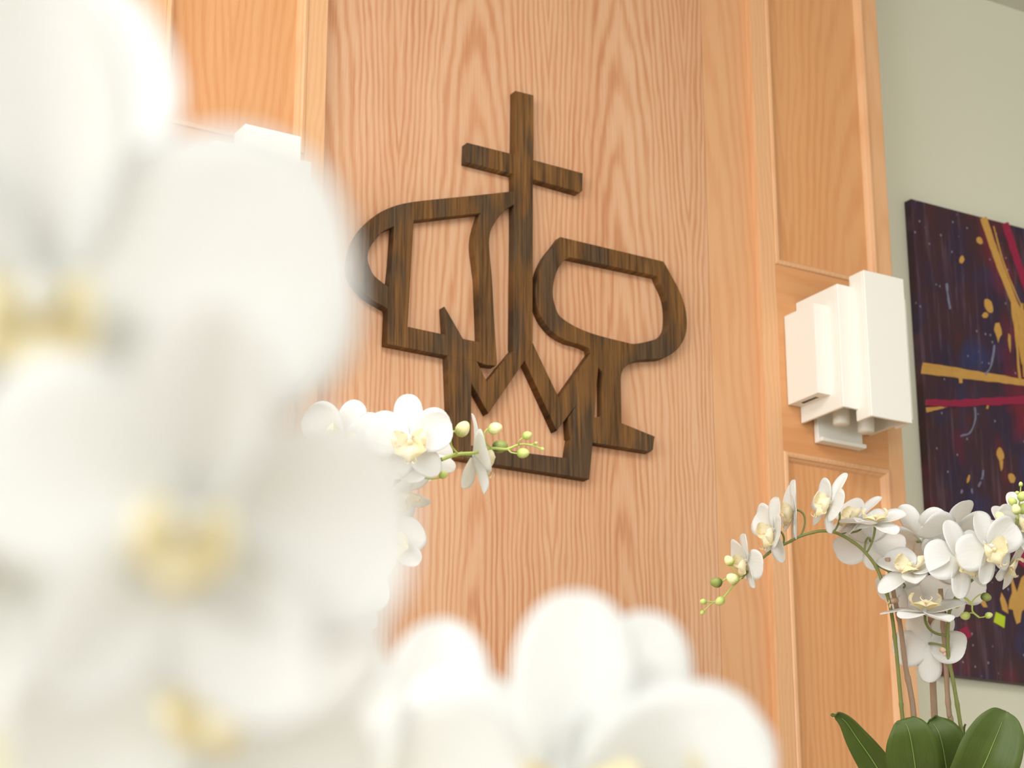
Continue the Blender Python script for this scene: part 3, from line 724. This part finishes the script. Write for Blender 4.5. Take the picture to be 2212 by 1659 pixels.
leaf(R1, [(1960, 1800, D), (1925, 1715, D), (1890, 1650, D), (1852, 1595, D - .005), (1828, 1560, D - .01), (1808, 1545, D - .012), (1799, 1549, D - .014)], lambda t: 62 * math.sin(math.pi * min(1, t * .82 + .12)) ** 1.1 + 6 * (1 - t) + 4, (1, .5, .25), .30)
leaf(R1, [(1990, 1800, D - .03), (1985, 1720, D - .05), (1976, 1650, D - .07), (1966, 1590, D - .08), (1955, 1560, D - .075), (1950, 1553, D - .07)], oval(70, 122, .60), (1, .12, .1), .10)
leaf(R1, [(2035, 1800, D + .03), (2048, 1720, D + .0), (2042, 1650, D - .01), (2030, 1590, D - .01), (2014, 1562, D), (2008, 1556, D)], oval(60, 116, .60), (1, .25, -.1), .14)
leaf(R1, [(2050, 1800, D - .06), (2090, 1720, D - .08), (2124, 1655, D - .10), (2150, 1595, D - .10), (2166, 1555, D - .095), (2174, 1538, D - .09)], oval(80, 132, .62), (1, -.25, .15), .42)
leaf(R1, [(1985, 1800, D + .03), (1950, 1710, D + .03), (1916, 1650, D + .03), (1893, 1624, D + .03), (1880, 1619, D + .03)], [40, 60, 56, 24, 4], (1, .6, -.3), .1, False)
leaf(R1, [(2090, 1800, D + .05), (2080, 1640, D + .05), (2082, 1580, D + .05), (2086, 1564, D + .05)], [20, 26, 16, 3], (1, 0, 0), .2, False)

# ------------------------------------------------------------------ middle orchid (spray crossing the emblem's foot)
D = 2.36
b = at(760, 1830, D); base = (b.x, b.y, b.z - .12)
R2 = plant_root(base, 'potted white orchid whose budded spray crosses the foot of the wooden emblem')
pot(R2, base, .06, .12)
stand(b.x, b.y, base[2], 'square plant stand below the middle orchid pot')
stem_tube(R2, [(765, 1840, D), (750, 1650, D), (745, 1450, D), (760, 1280, D), (790, 1150, D), (825, 1075, D), (871.7, 1027.5, D), (905.8, 1005, D), (955.6, 992, D)], .0033, .0024, M_STEM)
stem_tube(R2, [(950, 994, D), (987, 981.6, D), (1026, 978, D), (1060.5, 968.5, D), (1094.6, 970, D), (1120.8, 960.6, D), (1144, 961, D), (1170, 969, D)], .0022, .0008, M_STEM_LIGHT)
stem_tube(R2, [(775, 1840, D + .02), (762, 1500, D + .02), (770, 1250, D + .02)], .004, .0035, M_STAKE, 'stake')
FM = [
    (886, 948, D - .05, 98, (-.02, .02, 1), (-.08, 1, 0), (905, 1004, D)),
    (832, 985, D - .02, 102, (.10, .05, .95), (-.40, 1, 0), (870, 1028, D)),
    (735, 945, D + .02, 92, (.2, .15, .9), (.5, 1, 0), (800, 1120, D)),
    (1026, 985, D + .02, 90, (.96, .02, -.18), (-.12, 1, .1), (1000, 980, D)),
    (865, 1062, D + .03, 82, (.1, -.75, .5), (-.9, -.4, .3), (850, 1045, D)),
    (848, 1172, D + .0, 76, (.25, .15, .9), (-.3, 1, 0), (790, 1150, D)),
    (700, 1050, D, 90, (-.3, .1, .9), (-.2, 1, 0), (780, 1180, D)),
    (760, 1290, D - .02, 88, (-.2, .1, .9), (0, 1, 0), (757, 1330, D)),
    (930, 985, D + .05, 60, (-.2, -.2, -.8), (-.4, .9, 0), (940, 997, D)),
]
for i, q in enumerate(FM): flower(R2, q[0], q[1], q[2], q[3], q[4], q[5], seed=40 + i, stem=q[6])
bud(R2, 1000, 926.5, D - .02, 15, 'c', (.5, .75, .2), [(989, 981, D), (975, 962, D - .01), (974, 938, D - .02), (982, 932, D - .02)])
bud(R2, 1069.7, 926, D - .01, 13, 'c', (.9, .3, .2), [(1062, 968, D), (1048, 955, D - .01), (1046, 938, D - .01), (1052, 928, D - .01)])
bud(R2, 1139, 941, D - .01, 9, 'g', (.9, .35, 0), [(1120, 960.6, D), (1122, 952, D - .01)])
bud(R2, 1080, 965, D + .015, 14, 'd', (.9, .2, 0))
bud(R2, 1130, 979, D - .01, 11, 'g', (1, .1, .1), [(1098, 971, D), (1104, 977, D - .01)])
bud(R2, 1157.5, 957.5, D, 3.6, 'g', (.9, .4, 0), [(1146, 961, D), (1150, 960, D)])
bud(R2, 1171, 970, D, 4.2, 'g', (.95, -.3, 0))
stem_tube(R2, [(895, 1012, D), (908, 1028, D + .01), (930, 1034, D + .01), (955, 1031, D + .01)], .0013, .001, M_STEM_LIGHT, 'bud_stalk', False)
bud(R2, 912, 1023, D + .01, 8.5, 'g', (.2, .9, 0)); bud(R2, 958, 1026, D + .01, 8.5, 'g', (1, .3, 0)); bud(R2, 937, 1006, D + .012, 9, 'd', (1, .1, 0))
for (pts, w) in (([(760, 1820, D), (700, 1740, D - .02), (620, 1700, D - .05), (560, 1720, D - .06)], [40, 110, 120, 10]), ([(765, 1820, D), (820, 1740, D - .03), (900, 1710, D - .05), (960, 1740, D - .06)], [40, 110, 110, 10])):
    leaf(R2, pts, w, (.3, 1, .5), .2)

# ------------------------------------------------------------------ foreground orchids (far out of focus)
tb = tag(empty('side_table', (.33, .62, 0)), 'low white table under the blurred foreground orchids', 'table')
box('tabletop', (-.1, .85, .28, 1.0, .42, .45), M_STAND, tb, .004)
for x in (-.07, .78):
    for y in (.31, .93): box('leg', (x, x + .04, y, y + .04, 0, .42), M_STAND, tb, .002)
G = []
base = (.16, .42, .45)
R3 = plant_root(base, 'large blurred white orchid filling the left foreground closest to camera'); pot(R3, base, .06, .12)
Dn = .40
stem_tube(R3, [(300, 4500, .5), (250, 2600, .47), (180, 1500, .45), (60, 900, .43), (-60, 500, .42), (-150, 200, .42)], .003, .0022, M_STEM)
NEAR = [
    (95, 655, .39, 700, (.08, -.02, 1), (.0, 1, 0), (20, 760, .43), .65, .88),
    (405, 1128, .362, 486, (.10, -.08, 1), (.18, 1, 0), (180, 1450, .45), .78, 1),
    (440, 1500, .445, 420, (.1, .05, 1), (-.55, 1, 0), (185, 1560, .46), .8, 1),
    (-50, 320, .44, 470, (.2, .1, 1), (-.15, 1, 0), (-80, 600, .44), .6, 1),
    (-180, 1100, .46, 520, (.1, .0, 1), (.3, 1, 0), (20, 800, .43), .8, 1),
]
for i, q in enumerate(NEAR): flower(R3, q[0], q[1], q[2], q[3], q[4], q[5], seed=70 + i, stem=q[6], lipk=q[7], pw=q[8])
leaf(R3, [(300, 4400, .5), (500, 4000, .47), (800, 3900, .45)], [300, 700, 60], (.3, 1, .5), .2)
base = (.42, .66, .45)
R4 = plant_root(base, 'blurred white orchid along the bottom edge, lobed petals in front of the oak panel'); pot(R4, base, .06, .12)
stem_tube(R4, [(1300, 3700, .75), (1250, 2500, .73), (1200, 1900, .72), (1350, 1700, .72), (1500, 1750, .72)], .003, .0022, M_STEM)
LOW = [
    (1230, 1720, .68, 430, (.0, .05, 1), (.03, 1, 0), (1210, 1900, .72)),
    (965, 1690, .70, 345, (-.1, .05, 1), (-.03, 1, 0), (1205, 1950, .72)),
    (1358, 1655, .72, 330, (.1, .05, .95), (.29, 1, 0), (1380, 1705, .72)),
    (1420, 1650, .69, 228, (.05, .05, 1), (-.20, 1, 0), (1490, 1748, .72)),
    (770, 1750, .60, 370, (-.1, .05, 1), (-.1, 1, 0), (1200, 1960, .72)),
]
for i, q in enumerate(LOW): flower(R4, q[0], q[1], q[2], q[3], q[4], q[5], seed=90 + i, stem=q[6])
leaf(R4, [(1300, 3650, .75), (1500, 3400, .72), (1800, 3350, .70)], [200, 450, 40], (.3, 1, .5), .2)
